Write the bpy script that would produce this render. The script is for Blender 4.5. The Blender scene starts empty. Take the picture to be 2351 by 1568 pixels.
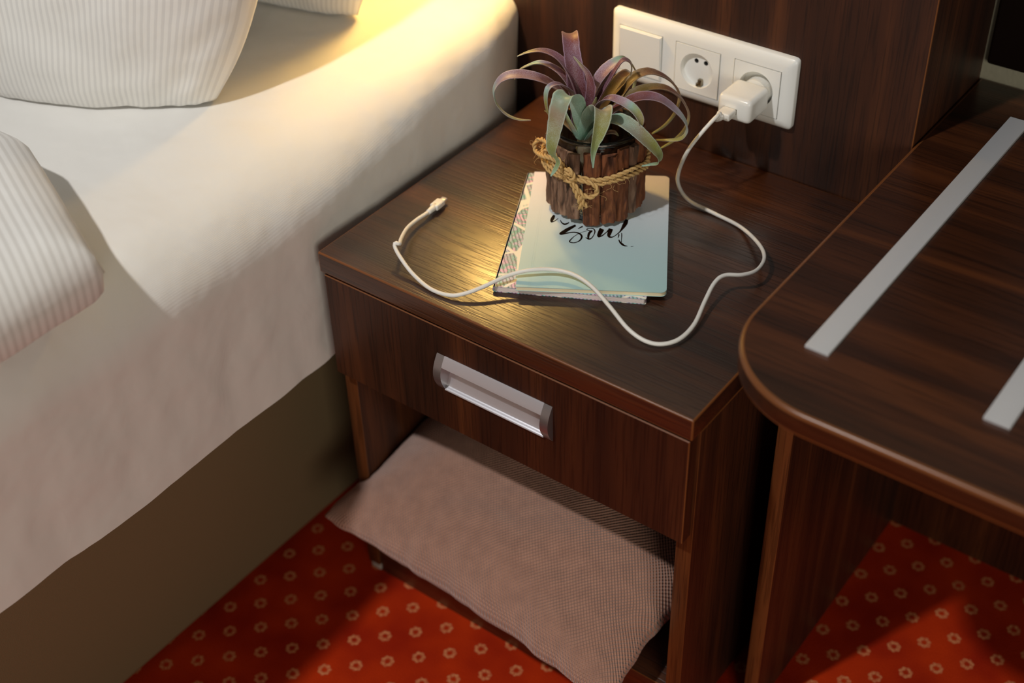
import bpy, bmesh, math, random
from mathutils import Vector, Matrix, noise
from mathutils.geometry import tessellate_polygon

random.seed(7)
SC = bpy.context.scene
COL = SC.collection
Z0 = 0.488                      # height of the nightstand top above the floor (metres)

# ------------------------------------------------------------------ camera
F = 3158.24
R = Matrix(((0.80148394, 0.59752318, -0.02428041),
            (0.36189476, -0.51694814, -0.77575563),
            (-0.47608368, 0.61296873, -0.63056614)))
CAM = Vector((0.856, -1.176, 0.8049 + Z0))
cd = bpy.data.cameras.new('camera')
cam = bpy.data.objects.new('camera', cd)
COL.objects.link(cam)
rot = Matrix((R[0], -R[1], -R[2])).transposed()
cam.matrix_world = Matrix.Translation(CAM) @ rot.to_4x4()
cd.sensor_width = 36.0
cd.lens = F * 36.0 / 2351.0
cd.clip_start = 0.02
cd.dof.use_dof = True
cd.dof.focus_distance = 1.345
cd.dof.aperture_fstop = 3.0
SC.camera = cam

# ------------------------------------------------------------------ world, lights, exposure
w = bpy.data.worlds.new('room_light'); SC.world = w; w.use_nodes = True
w.node_tree.nodes['Background'].inputs[0].default_value = (1.0, 0.97, 0.93, 1)
w.node_tree.nodes['Background'].inputs[1].default_value = 0.04
SC.view_settings.view_transform = 'Standard'
SC.view_settings.look = 'None'
SC.view_settings.exposure = 0.12
SC.view_settings.gamma = 1.0
SC.view_settings.use_curve_mapping = False

def light(name, kind, loc, energy, color, **kw):
    d = bpy.data.lights.new(name, kind)
    d.energy = energy; d.color = color
    for k, v in kw.items(): setattr(d, k, v)
    o = bpy.data.objects.new(name, d); COL.objects.link(o); o.location = loc
    return o
def aim(o, target):
    o.rotation_euler = (Vector(target) - o.location).to_track_quat('-Z', 'Y').to_euler()

key = light('ceiling_lamp_offscreen', 'AREA', (-0.15, -1.85, 2.35 + Z0), 36.0, (1.0, 0.985, 0.97), shape='DISK', size=0.11)
aim(key, (0.15, -0.4, Z0))
fill_light = light('fill_right_offscreen', 'AREA', (3.0, -2.7, 1.3), 36.0, (1.0, 0.95, 0.82), shape='RECTANGLE', size=1.3, size_y=1.5)  # soft fill added to brighten the bed side; no window known there
aim(fill_light, (0.0, -0.5, 0.45))

# ------------------------------------------------------------------ helpers
def ray(u, v):
    q = Vector(((u - 1175.5) / F, (v - 784.0) / F, 1.0))
    return R.transposed() @ q
def on_z(u, v, z):
    q = ray(u, v); return CAM + q * ((z - CAM.z) / q.z)
def on_y(u, v, y):
    q = ray(u, v); return CAM + q * ((y - CAM.y) / q.y)
HV = Vector((R[2][0], R[2][1], 0)).normalized()        # horizontal viewing direction
def on_view_plane(u, v, origin, t):
    q = ray(u, v)
    k = ((origin + HV * t - CAM).dot(HV)) / q.dot(HV)
    return CAM + q * k
def on_cyl(u, v, c, r):
    q = ray(u, v)
    ox, oy = CAM.x - c.x, CAM.y - c.y
    a = q.x * q.x + q.y * q.y; b = 2 * (ox * q.x + oy * q.y); cc = ox * ox + oy * oy - r * r
    d = b * b - 4 * a * cc
    k = (-b - math.sqrt(max(d, 0.0))) / (2 * a)
    return CAM + q * k

def empty(name, loc, label=None, cat=None, group=None):
    o = bpy.data.objects.new(name, None); COL.objects.link(o); o.location = loc
    o.empty_display_size = 0.02
    if label: o['label'] = label
    if cat: o['category'] = cat
    if group: o['group'] = group
    return o
def tag(o, label=None, cat=None, group=None, kind=None):
    if label: o['label'] = label
    if cat: o['category'] = cat
    if group: o['group'] = group
    if kind: o['kind'] = kind
    return o
def link(name, me, mats, parent=None, smooth=False):
    if not isinstance(mats, (list, tuple)): mats = [mats]
    for m in mats: me.materials.append(m)
    if smooth:
        for p in me.polygons: p.use_smooth = True
    o = bpy.data.objects.new(name, me); COL.objects.link(o)
    if parent:
        o.parent = parent
        pw = Matrix.Identity(4)
        p = parent
        while p:
            pw = p.matrix_parent_inverse @ p.matrix_basis @ pw; p = p.parent
        o.matrix_parent_inverse = pw.inverted()
    return o
def from_bm(name, bm, mats, parent=None, smooth=False):
    me = bpy.data.meshes.new(name); bm.to_mesh(me); bm.free()
    return link(name, me, mats, parent, smooth)
def bm_box(bm, lo, hi, bevel=0.0, seg=2, edge_mat=-1):
    vs = [bm.verts.new((x, y, z)) for x in (lo[0], hi[0]) for y in (lo[1], hi[1]) for z in (lo[2], hi[2])]
    idx = [(0, 1, 3, 2), (4, 6, 7, 5), (0, 4, 5, 1), (2, 3, 7, 6), (0, 2, 6, 4), (1, 5, 7, 3)]
    fs = [bm.faces.new([vs[i] for i in f]) for f in idx]
    if bevel > 0:
        es = list({e for f in fs for e in f.edges})
        bmesh.ops.bevel(bm, geom=es, offset=bevel, segments=seg, profile=0.5, affect='EDGES', material=edge_mat)
def box(name, lo, hi, mats, parent=None, bevel=0.0, seg=2, edge_mat=-1):
    bm = bmesh.new(); bm_box(bm, lo, hi, bevel, seg, edge_mat)
    o = from_bm(name, bm, mats, parent)
    if bevel > 0:
        for p in o.data.polygons: p.use_smooth = True
        smooth_by_angle(o)
    return o
def edged(o):
    for p in o.data.polygons:
        if p.normal.y < -0.9: p.material_index = 2
    return o
def smooth_by_angle(o, ang=math.radians(40)):
    me = o.data
    bm = bmesh.new(); bm.from_mesh(me)
    for e in bm.edges:
        e.smooth = not (len(e.link_faces) == 2 and e.calc_face_angle(0) > ang)
    bm.to_mesh(me); bm.free()
def prism_bm(bm, pts, axis, a, b):
    """closed polygon pts (2D) extruded along an axis; pts in the two other axes"""
    def mk(p, t):
        if axis == 'x': return (t, p[0], p[1])
        if axis == 'y': return (p[0], t, p[1])
        return (p[0], p[1], t)
    v0 = [bm.verts.new(mk(p, a)) for p in pts]; v1 = [bm.verts.new(mk(p, b)) for p in pts]
    n = len(pts)
    bm.faces.new(v0); bm.faces.new(list(reversed(v1)))
    for i in range(n): bm.faces.new((v0[i], v0[(i + 1) % n], v1[(i + 1) % n], v1[i]))
    bmesh.ops.recalc_face_normals(bm, faces=bm.faces)
def catmull(pts, n):
    """smooth resample of a list of Vectors (any dimension) with n points per span"""
    out = []
    P = [Vector(p) for p in pts]
    for i in range(len(P) - 1):
        p0 = P[i - 1] if i > 0 else P[0] * 2 - P[1]
        p1, p2 = P[i], P[i + 1]
        p3 = P[i + 2] if i + 2 < len(P) else P[-1] * 2 - P[-2]
        for k in range(n):
            t = k / n
            out.append(0.5 * ((2 * p1) + (p2 - p0) * t + (2 * p0 - 5 * p1 + 4 * p2 - p3) * t * t + (3 * p1 - p0 - 3 * p2 + p3) * t ** 3))
    out.append(P[-1].copy())
    return out
def frames(pts):
    T = []
    n = len(pts)
    for i in range(n):
        d = pts[min(i + 1, n - 1)] - pts[max(i - 1, 0)]
        T.append(d.normalized() if d.length > 1e-9 else Vector((0, 0, 1)))
    up = Vector((0, 0, 1)) if abs(T[0].z) < 0.9 else Vector((1, 0, 0))
    N = [(up - T[0] * up.dot(T[0])).normalized()]
    for i in range(1, n):
        v = N[-1] - T[i] * N[-1].dot(T[i]); N.append(v.normalized() if v.length > 1e-9 else N[-1])
    return T, N
def tube_bm(bm, pts, rad, seg=10, cap=True):
    T, N = frames(pts)
    rings = []
    for i, p in enumerate(pts):
        r = rad(i / max(len(pts) - 1, 1)) if callable(rad) else rad
        B = T[i].cross(N[i])
        rings.append([bm.verts.new(p + (N[i] * math.cos(a) + B * math.sin(a)) * r) for a in [2 * math.pi * k / seg for k in range(seg)]])
    for i in range(len(rings) - 1):
        for k in range(seg):
            bm.faces.new((rings[i][k], rings[i][(k + 1) % seg], rings[i + 1][(k + 1) % seg], rings[i + 1][k]))
    if cap:
        bm.faces.new(list(reversed(rings[0]))); bm.faces.new(rings[-1])
def rope_bm(bm, pts, r, pitch=0.014, plies=2, seg=6):
    T, N = frames(pts)
    L = 0.0; acc = [0.0]
    for i in range(1, len(pts)):
        L += (pts[i] - pts[i - 1]).length; acc.append(L)
    for q in range(plies):
        path = []
        for i, p in enumerate(pts):
            a = 2 * math.pi * (acc[i] / pitch + q / plies); B = T[i].cross(N[i])
            path.append(p + (N[i] * math.cos(a) + B * math.sin(a)) * r * 0.5)
        tube_bm(bm, path, r * 0.62, seg)
def resample(pts, step):
    out = [pts[0].copy()]; left = step
    for i in range(1, len(pts)):
        a, b = pts[i - 1], pts[i]; d = (b - a).length; pos = 0.0
        while d - pos >= left:
            pos += left; out.append(a.lerp(b, pos / d)); left = step
        left -= d - pos
    out.append(pts[-1].copy())
    return out
def lathe_bm(bm, prof, c, seg=48, mat=0):
    rings = []
    for r, z in prof:
        rings.append([bm.verts.new((c.x + r * math.cos(2 * math.pi * k / seg), c.y + r * math.sin(2 * math.pi * k / seg), c.z + z)) for k in range(seg)])
    for i in range(len(rings) - 1):
        for k in range(seg):
            f = bm.faces.new((rings[i][k], rings[i][(k + 1) % seg], rings[i + 1][(k + 1) % seg], rings[i + 1][k])); f.material_index = mat
    return rings
def fbm(p, o=3): return noise.fractal(Vector(p), 1.0, 2.0, o)

# ------------------------------------------------------------------ materials
def srgb(r, g, b):
    def c(x):
        x /= 255.0
        return x / 12.92 if x <= 0.04045 else ((x + 0.055) / 1.055) ** 2.4
    return (c(r), c(g), c(b), 1.0)
def new_mat(name):
    m = bpy.data.materials.new(name); m.use_nodes = True
    nt = m.node_tree; b = nt.nodes['Principled BSDF']
    return m, nt, b
def nd(nt, t, **kw):
    n = nt.nodes.new(t)
    for k, v in kw.items(): setattr(n, k, v)
    return n
def plain(name, col, rough=0.5, metal=0.0, spec=0.5, bump=0.0, bscale=200.0, **kw):
    m, nt, b = new_mat(name)
    b.inputs['Base Color'].default_value = col; b.inputs['Roughness'].default_value = rough
    b.inputs['Metallic'].default_value = metal; b.inputs['Specular IOR Level'].default_value = spec
    if bump > 0:
        tc = nd(nt, 'ShaderNodeTexCoord'); n = nd(nt, 'ShaderNodeTexNoise'); n.inputs['Scale'].default_value = bscale
        n.inputs['Detail'].default_value = 4
        bp = nd(nt, 'ShaderNodeBump'); bp.inputs['Strength'].default_value = bump; bp.inputs['Distance'].default_value = 0.001
        nt.links.new(tc.outputs['Object'], n.inputs['Vector']); nt.links.new(n.outputs[0], bp.inputs['Height']); nt.links.new(bp.outputs[0], b.inputs['Normal'])
    return m
def ramp(nt, stops):
    r = nd(nt, 'ShaderNodeValToRGB'); e = r.color_ramp.elements
    while len(e) > 1: e.remove(e[-1])
    e[0].position, e[0].color = stops[0]
    for p, c in stops[1:]:
        x = e.new(p); x.color = c
    return r
def wood(name, axis, dark, mid, light_c, rough=0.38, bump=0.25, seed=0.0, spec=0.5):
    """dark walnut laminate; grain runs along the given axis"""
    m, nt, b = new_mat(name)
    tc = nd(nt, 'ShaderNodeTexCoord')
    mp = nd(nt, 'ShaderNodeMapping'); mp.inputs['Location'].default_value = (seed, seed * 1.7, seed * 0.6)
    s = {'x': (1.6, 26, 26), 'y': (26, 1.6, 26), 'z': (26, 26, 1.6)}[axis]
    mp.inputs['Scale'].default_value = s
    n1 = nd(nt, 'ShaderNodeTexNoise'); n1.inputs['Scale'].default_value = 1.0; n1.inputs['Detail'].default_value = 5; n1.inputs['Distortion'].default_value = 0.6
    rp = ramp(nt, [(0.30, dark), (0.52, mid), (0.72, light_c)])
    mp2 = nd(nt, 'ShaderNodeMapping'); s2 = {'x': (14, 420, 420), 'y': (420, 14, 420), 'z': (420, 420, 14)}[axis]
    mp2.inputs['Scale'].default_value = s2
    n2 = nd(nt, 'ShaderNodeTexNoise'); n2.inputs['Scale'].default_value = 1.0; n2.inputs['Detail'].default_value = 2
    pore = ramp(nt, [(0.36, (0.45, 0.45, 0.45, 1)), (0.50, (1, 1, 1, 1))])
    mx = nd(nt, 'ShaderNodeMix', data_type='RGBA', blend_type='MULTIPLY'); mx.inputs[0].default_value = 0.75
    L = nt.links.new
    L(tc.outputs['Object'], mp.inputs[0]); L(mp.outputs[0], n1.inputs['Vector']); L(n1.outputs[0], rp.inputs[0])
    L(tc.outputs['Object'], mp2.inputs[0]); L(mp2.outputs[0], n2.inputs['Vector']); L(n2.outputs[0], pore.inputs[0])
    L(rp.outputs[0], mx.inputs[6]); L(pore.outputs[0], mx.inputs[7]); L(mx.outputs[2], b.inputs['Base Color'])
    b.inputs['Roughness'].default_value = rough; b.inputs['Specular IOR Level'].default_value = spec
    if spec > 0.9: b.inputs['Coat Weight'].default_value = 0.35; b.inputs['Coat Roughness'].default_value = 0.30
    bp = nd(nt, 'ShaderNodeBump'); bp.inputs['Strength'].default_value = bump; bp.inputs['Distance'].default_value = 0.0006
    L(pore.outputs[0], bp.inputs['Height']); L(bp.outputs[0], b.inputs['Normal']); L(bp.outputs[0], b.inputs['Coat Normal'])
    return m
W_D, W_M, W_L = srgb(38, 19, 10), srgb(62, 31, 15), srgb(88, 47, 22)
wood_x = wood('walnut_grain_x', 'x', W_D, W_M, W_L, 0.33, 0.42, spec=1.0)
wood_z = wood('walnut_grain_z', 'z', W_D, W_M, W_L, 0.42, 0.15, 3.1)
wood_h = wood('walnut_headboard', 'z', W_D, W_M, W_L, 0.5, 0.12, 7.7)
wood_b = wood('walnut_bench', 'x', W_D, W_M, W_L, 0.34, 0.2, 5.3)
front_edge = wood('walnut_edge_grain', 'z', srgb(62, 32, 12), srgb(92, 50, 22), srgb(112, 64, 30), 0.4, 0.2, 2.2)
edge_band = plain('walnut_edge_band', srgb(116, 69, 35), 0.32)
edge_dark = edge_band

def striped_linen(name, base, line, scale, axis=0, width=0.16):
    m, nt, b = new_mat(name)
    uv = nd(nt, 'ShaderNodeUVMap'); sp = nd(nt, 'ShaderNodeSeparateXYZ')
    mul = nd(nt, 'ShaderNodeMath', operation='MULTIPLY'); mul.inputs[1].default_value = scale
    fr = nd(nt, 'ShaderNodeMath', operation='PINGPONG'); fr.inputs[1].default_value = 0.5
    rp = ramp(nt, [(0.0, line), (width, line), (width + 0.12, base), (1, base)])
    L = nt.links.new
    L(uv.outputs[0], sp.inputs[0]); L(sp.outputs[axis], mul.inputs[0]); L(mul.outputs[0], fr.inputs[0])
    L(fr.outputs[0], rp.inputs[0]); L(rp.outputs[0], b.inputs['Base Color'])
    b.inputs['Roughness'].default_value = 0.75; b.inputs['Sheen Weight'].default_value = 0.2
    n = nd(nt, 'ShaderNodeTexNoise'); n.inputs['Scale'].default_value = 16; n.inputs['Detail'].default_value = 3
    tc = nd(nt, 'ShaderNodeTexCoord'); bp = nd(nt, 'ShaderNodeBump'); bp.inputs['Strength'].default_value = 0.35; bp.inputs['Distance'].default_value = 0.01
    L(tc.outputs['Object'], n.inputs['Vector']); L(n.outputs[0], bp.inputs['Height']); L(bp.outputs[0], b.inputs['Normal'])
    return m
linen_white = striped_linen('striped_pillowcase', srgb(236, 234, 230), srgb(222, 220, 217), 88)
linen_duvet = striped_linen('striped_duvet_cover', srgb(236, 234, 230), srgb(218, 215, 210), 150, 1)

m_sheet, nt, b = new_mat('white_bed_sheet')
b.inputs['Base Color'].default_value = srgb(232, 230, 225); b.inputs['Roughness'].default_value = 0.8; b.inputs['Sheen Weight'].default_value = 0.15
tc = nd(nt, 'ShaderNodeTexCoord'); n1 = nd(nt, 'ShaderNodeTexNoise'); n1.inputs['Scale'].default_value = 9; n1.inputs['Detail'].default_value = 3
n2 = nd(nt, 'ShaderNodeTexWave', wave_type='BANDS'); n2.inputs['Scale'].default_value = 320; n2.inputs['Distortion'].default_value = 1.5
bp = nd(nt, 'ShaderNodeBump'); bp.inputs['Strength'].default_value = 0.45; bp.inputs['Distance'].default_value = 0.02
bp2 = nd(nt, 'ShaderNodeBump'); bp2.inputs['Strength'].default_value = 0.08; bp2.inputs['Distance'].default_value = 0.0005
nt.links.new(tc.outputs['Object'], n1.inputs['Vector']); nt.links.new(tc.outputs['Object'], n2.inputs['Vector'])
nt.links.new(n1.outputs[0], bp.inputs['Height']); nt.links.new(n2.outputs[1], bp2.inputs['Height']); nt.links.new(bp.outputs[0], bp2.inputs['Normal']); nt.links.new(bp2.outputs[0], b.inputs['Normal'])

base_fabric = plain('tan_leatherette', srgb(120, 102, 74), 0.55, bump=0.3, bscale=900)
wall_mat = plain('embossed_wallpaper', srgb(168, 162, 140), 0.8, bump=0.8, bscale=130)
dark_panel = plain('dark_brown_lacquer', srgb(26, 15, 11), 0.35)
white_plastic = plain('white_plastic', srgb(240, 240, 236), 0.28)
grey_plastic = plain('cream_plastic_inner', srgb(240, 240, 236), 0.3)
hole_mat = plain('pin_hole_shade_grey', srgb(60, 58, 55), 0.6)  # dark lining: shade inside the pin holes put into the colour
contact_metal = plain('earth_clip_metal', srgb(150, 140, 120), 0.3, 1.0)
alu = plain('brushed_aluminium', srgb(222, 220, 226), 0.34, 0.75, bump=0.03, bscale=600)
alu_strip = plain('satin_aluminium_strip', srgb(214, 214, 216), 0.45, 0.35)
cap_mat = plain('grey_lacquered_cap', srgb(168, 164, 165), 0.3, 0.85)
cable_mat = plain('white_cable_jacket', srgb(232, 228, 220), 0.42)
charger_mat = plain('glossy_white_charger', srgb(238, 236, 230), 0.2)
paper_cream = plain('cream_paper_edge', srgb(236, 220, 184), 0.8)
paper_white = plain('white_paper_edge', srgb(225, 212, 208), 0.8)
ink = plain('black_gold_foil_ink', srgb(30, 18, 6), 0.25, 0.5)
glide = plain('clear_plastic_glide', srgb(160, 150, 140), 0.3)
lamp_metal = plain('brushed_lamp_metal', srgb(170, 165, 155), 0.35, 1.0)

# carpet with a lattice of small flower rings
m_carpet, nt, b = new_mat('red_patterned_carpet')
L = nt.links.new
tc = nd(nt, 'ShaderNodeTexCoord'); sp = nd(nt, 'ShaderNodeSeparateXYZ'); L(tc.outputs['Object'], sp.inputs[0])
def M(op, a, bb=None, c=None):
    n = nd(nt, 'ShaderNodeMath', operation=op)
    for i, x in enumerate((a, bb, c)):
        if x is None: continue
        if isinstance(x, (int, float)): n.inputs[i].default_value = x
        else: L(x, n.inputs[i])
    return n.outputs[0]
nw = nd(nt, 'ShaderNodeTexNoise'); nw.inputs['Scale'].default_value = 60; nw.inputs['Detail'].default_value = 1
L(tc.outputs['Object'], nw.inputs['Vector'])
s_ = M('ADD', sp.outputs[0], sp.outputs[1]); d_ = M('SUBTRACT', sp.outputs[0], sp.outputs[1])
uu = M('MULTIPLY_ADD', s_, 1 / 0.0516, 0.413 / 0.0516 + 0.5); vv = M('MULTIPLY_ADD', d_, 1 / 0.0530, -0.482 / 0.0530 + 0.5)
fu = M('MULTIPLY', M('SUBTRACT', M('FRACT', uu), 0.5), 0.0368); fv = M('MULTIPLY', M('SUBTRACT', M('FRACT', vv), 0.5), 0.0375)
rr = M('SQRT', M('ADD', M('MULTIPLY', fu, fu), M('MULTIPLY', fv, fv)))
ang = M('ARCTAN2', fv, fu)
pet = M('SINE', M('MULTIPLY', ang, 7.0))
ringd = M('ABSOLUTE', M('SUBTRACT', rr, 0.0055))
wid = M('MULTIPLY_ADD', pet, 0.0010, 0.0024)
mask = M('SUBTRACT', 1.0, M('SMOOTH_MIN', M('MAXIMUM', M('DIVIDE', M('SUBTRACT', ringd, M('MULTIPLY', wid, 0.6)), 0.0012), 0.0), 1.0, 0.05))
pile = nd(nt, 'ShaderNodeTexNoise'); pile.inputs['Scale'].default_value = 700; pile.inputs['Detail'].default_value = 2
L(tc.outputs['Object'], pile.inputs['Vector'])
pn = nd(nt, 'ShaderNodeTexNoise'); pn.inputs['Scale'].default_value = 330; pn.inputs['Detail'].default_value = 1; L(tc.outputs['Object'], pn.inputs['Vector'])
brk = M('MULTIPLY_ADD', pn.outputs[0], 2.6, -0.55)
maskn = M('MULTIPLY', mask, M('MAXIMUM', M('MINIMUM', brk, 1.0), 0.12))
big = nd(nt, 'ShaderNodeTexNoise'); big.inputs['Scale'].default_value = 14; L(tc.outputs['Object'], big.inputs['Vector'])
rb = ramp(nt, [(0.3, srgb(150, 30, 6)), (0.7, srgb(186, 50, 8))]); L(big.outputs[0], rb.inputs[0])
mx = nd(nt, 'ShaderNodeMix', data_type='RGBA'); L(maskn, mx.inputs[0]); L(rb.outputs[0], mx.inputs[6]); mx.inputs[7].default_value = srgb(204, 128, 84)
L(mx.outputs[2], b.inputs['Base Color']); b.inputs['Roughness'].default_value = 0.95; b.inputs['Specular IOR Level'].default_value = 0.1
bp = nd(nt, 'ShaderNodeBump'); bp.inputs['Strength'].default_value = 0.6; bp.inputs['Distance'].default_value = 0.002
L(pile.outputs[0], bp.inputs['Height']); L(bp.outputs[0], b.inputs['Normal'])

# knitted cushion
m_cush, nt, b = new_mat('dusty_pink_weave')
L = nt.links.new
uv = nd(nt, 'ShaderNodeUVMap')
def waves(axis, sc):
    sp = nd(nt, 'ShaderNodeSeparateXYZ'); L(uv.outputs[0], sp.inputs[0])
    a = nd(nt, 'ShaderNodeMath', operation='MULTIPLY'); a.inputs[1].default_value = sc; L(sp.outputs[axis], a.inputs[0])
    s = nd(nt, 'ShaderNodeMath', operation='SINE'); L(a.outputs[0], s.inputs[0]); return s.outputs[0]
cn = nd(nt, 'ShaderNodeTexNoise'); cn.inputs['Scale'].default_value = 26; cn.inputs['Detail'].default_value = 3; L(uv.outputs[0], cn.inputs['Vector'])
wu, wv = waves(0, 620.0), waves(1, 520.0)
pr_ = nd(nt, 'ShaderNodeMath', operation='MULTIPLY'); L(wu, pr_.inputs[0]); L(wv, pr_.inputs[1])
rc = ramp(nt, [(0.0, srgb(184, 137, 115)), (1.0, srgb(184, 137, 115))])
ma = nd(nt, 'ShaderNodeMath', operation='MULTIPLY_ADD'); ma.inputs[1].default_value = 0.5; ma.inputs[2].default_value = 0.5; L(pr_.outputs[0], ma.inputs[0])
L(ma.outputs[0], rc.inputs[0])
cv = ramp(nt, [(0.3, (0.86, 0.84, 0.84, 1)), (0.7, (1.06, 1.05, 1.05, 1))]); L(cn.outputs[0], cv.inputs[0])
cmx = nd(nt, 'ShaderNodeMix', data_type='RGBA', blend_type='MULTIPLY'); cmx.inputs[0].default_value = 1.0; L(rc.outputs[0], cmx.inputs[6]); L(cv.outputs[0], cmx.inputs[7]); L(cmx.outputs[2], b.inputs['Base Color'])
bp = nd(nt, 'ShaderNodeBump'); bp.inputs['Strength'].default_value = 1.0; bp.inputs['Distance'].default_value = 0.0025
L(ma.outputs[0], bp.inputs['Height']); L(bp.outputs[0], b.inputs['Normal']); b.inputs['Roughness'].default_value = 0.9; b.inputs['Sheen Weight'].default_value = 0.3

# glass
m_glass, nt, b = new_mat('clear_jar_glass')
b.inputs['Base Color'].default_value = (0.88, 0.95, 0.93, 1); b.inputs['Transmission Weight'].default_value = 1.0; b.inputs['Roughness'].default_value = 0.01; b.inputs['IOR'].default_value = 1.48

# bark
def bark_mat(name, a, bcol, c, seed):
    m, nt, b = new_mat(name); L = nt.links.new
    tc = nd(nt, 'ShaderNodeTexCoord'); mp = nd(nt, 'ShaderNodeMapping'); mp.inputs['Scale'].default_value = (150, 150, 28); mp.inputs['Location'].default_value = (seed, seed, seed)
    n = nd(nt, 'ShaderNodeTexNoise'); n.inputs['Scale'].default_value = 1; n.inputs['Detail'].default_value = 5; n.inputs['Distortion'].default_value = 1.0
    r = ramp(nt, [(0.30, a), (0.5, bcol), (0.68, c)])
    bp = nd(nt, 'ShaderNodeBump'); bp.inputs['Strength'].default_value = 0.8; bp.inputs['Distance'].default_value = 0.002
    L(tc.outputs['Object'], mp.inputs[0]); L(mp.outputs[0], n.inputs['Vector']); L(n.outputs[0], r.inputs[0]); L(r.outputs[0], b.inputs['Base Color'])
    mq = nd(nt, 'ShaderNodeMapping'); mq.inputs['Scale'].default_value = (190, 190, 34); mq.inputs['Location'].default_value = (seed + 31, seed - 17, seed + 5)
    nb_ = nd(nt, 'ShaderNodeTexNoise'); nb_.inputs['Scale'].default_value = 1; nb_.inputs['Detail'].default_value = 5; L(tc.outputs['Object'], mq.inputs[0]); L(mq.outputs[0], nb_.inputs['Vector'])
    L(nb_.outputs[0], bp.inputs['Height']); L(bp.outputs[0], b.inputs['Normal']); b.inputs['Roughness'].default_value = 0.8
    return m
bark_a = bark_mat('reddish_bark', srgb(58, 28, 14), srgb(112, 62, 32), srgb(140, 84, 48), 1.3)
bark_b = bark_mat('grey_brown_bark', srgb(50, 34, 24), srgb(116, 84, 64), srgb(150, 118, 96), 5.9)
jute = plain('jute_fibre', srgb(206, 168, 108), 0.85, bump=0.6, bscale=900)

# leaves: pigment runs along the leaf (UV.v), dusty bloom from noise
def leaf_mat(name, stops, bloom, amt):
    m, nt, b = new_mat(name); L = nt.links.new
    uv = nd(nt, 'ShaderNodeUVMap'); sp = nd(nt, 'ShaderNodeSeparateXYZ'); L(uv.outputs[0], sp.inputs[0])
    tc = nd(nt, 'ShaderNodeTexCoord'); n = nd(nt, 'ShaderNodeTexNoise'); n.inputs['Scale'].default_value = 55; n.inputs['Detail'].default_value = 4
    L(tc.outputs['Object'], n.inputs['Vector'])
    ad = nd(nt, 'ShaderNodeMath', operation='MULTIPLY_ADD'); ad.inputs[1].default_value = 0.22; L(n.outputs[0], ad.inputs[0])
    off = nd(nt, 'ShaderNodeMath', operation='ADD'); off.inputs[1].default_value = -0.11; L(sp.outputs[1], off.inputs[0]); L(off.outputs[0], ad.inputs[2])
    r = ramp(nt, stops); L(ad.outputs[0], r.inputs[0])
    n3 = nd(nt, 'ShaderNodeTexNoise'); n3.inputs['Scale'].default_value = 1600; n3.inputs['Detail'].default_value = 2; L(tc.outputs['Object'], n3.inputs['Vector'])
    n4 = nd(nt, 'ShaderNodeTexNoise'); n4.inputs['Scale'].default_value = 28; L(tc.outputs['Object'], n4.inputs['Vector'])
    mm = nd(nt, 'ShaderNodeMath', operation='MULTIPLY'); L(n3.outputs[0], mm.inputs[0]); L(n4.outputs[0], mm.inputs[1])
    pr3 = ramp(nt, [(0.20, (0, 0, 0, 1)), (0.42, (1, 1, 1, 1))]); L(mm.outputs[0], pr3.inputs[0])
    # pale rim along both margins of the leaf
    cu_ = nd(nt, 'ShaderNodeMath', operation='SUBTRACT'); cu_.inputs[1].default_value = 0.5; L(sp.outputs[0], cu_.inputs[0])
    ab_ = nd(nt, 'ShaderNodeMath', operation='ABSOLUTE'); L(cu_.outputs[0], ab_.inputs[0])
    rim = ramp(nt, [(0.40, (0, 0, 0, 1)), (0.5, (0.8, 0.8, 0.8, 1))]); L(ab_.outputs[0], rim.inputs[0])
    sm = nd(nt, 'ShaderNodeMath', operation='ADD'); L(pr3.outputs[0], sm.inputs[0]); L(rim.outputs[0], sm.inputs[1])
    m2 = nd(nt, 'ShaderNodeMath', operation='MULTIPLY'); m2.inputs[1].default_value = amt; m2.use_clamp = True; L(sm.outputs[0], m2.inputs[0])
    mx = nd(nt, 'ShaderNodeMix', data_type='RGBA'); L(m2.outputs[0], mx.inputs[0]); L(r.outputs[0], mx.inputs[6]); mx.inputs[7].default_value = bloom
    L(mx.outputs[2], b.inputs['Base Color']); b.inputs['Roughness'].default_value = 0.5; b.inputs['Sheen Weight'].default_value = 0.15
    b.inputs['Subsurface Weight'].default_value = 0.0
    return m
leaf_maroon = leaf_mat('maroon_leaf', [(0.0, srgb(92, 36, 34)), (0.35, srgb(98, 40, 37)), (0.6, srgb(120, 58, 52)), (0.74, srgb(132, 92, 74)), (0.86, srgb(158, 146, 82)), (1, srgb(166, 172, 120))], srgb(186, 160, 186), 0.42)
leaf_purple = leaf_mat('purple_leaf', [(0.0, srgb(112, 54, 44)), (0.26, srgb(118, 60, 46)), (0.42, srgb(124, 76, 84)), (0.56, srgb(150, 130, 142)), (0.66, srgb(146, 178, 160)), (0.8, srgb(150, 148, 58)), (1, srgb(158, 138, 46))], srgb(198, 184, 206), 0.5)
leaf_green = leaf_mat('blue_green_leaf', [(0.0, srgb(108, 154, 126)), (0.28, srgb(128, 168, 144)), (0.42, srgb(150, 134, 110)), (0.60, srgb(140, 140, 56)), (0.80, srgb(134, 148, 88)), (1, srgb(156, 190, 168))], srgb(204, 226, 216), 0.5)
leaf_olive = leaf_mat('olive_leaf', [(0.0, srgb(112, 86, 28)), (0.35, srgb(118, 92, 28)), (0.5, srgb(112, 62, 44)), (0.7, srgb(130, 100, 58)), (1, srgb(156, 168, 112))], srgb(180, 166, 150), 0.3)

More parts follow.
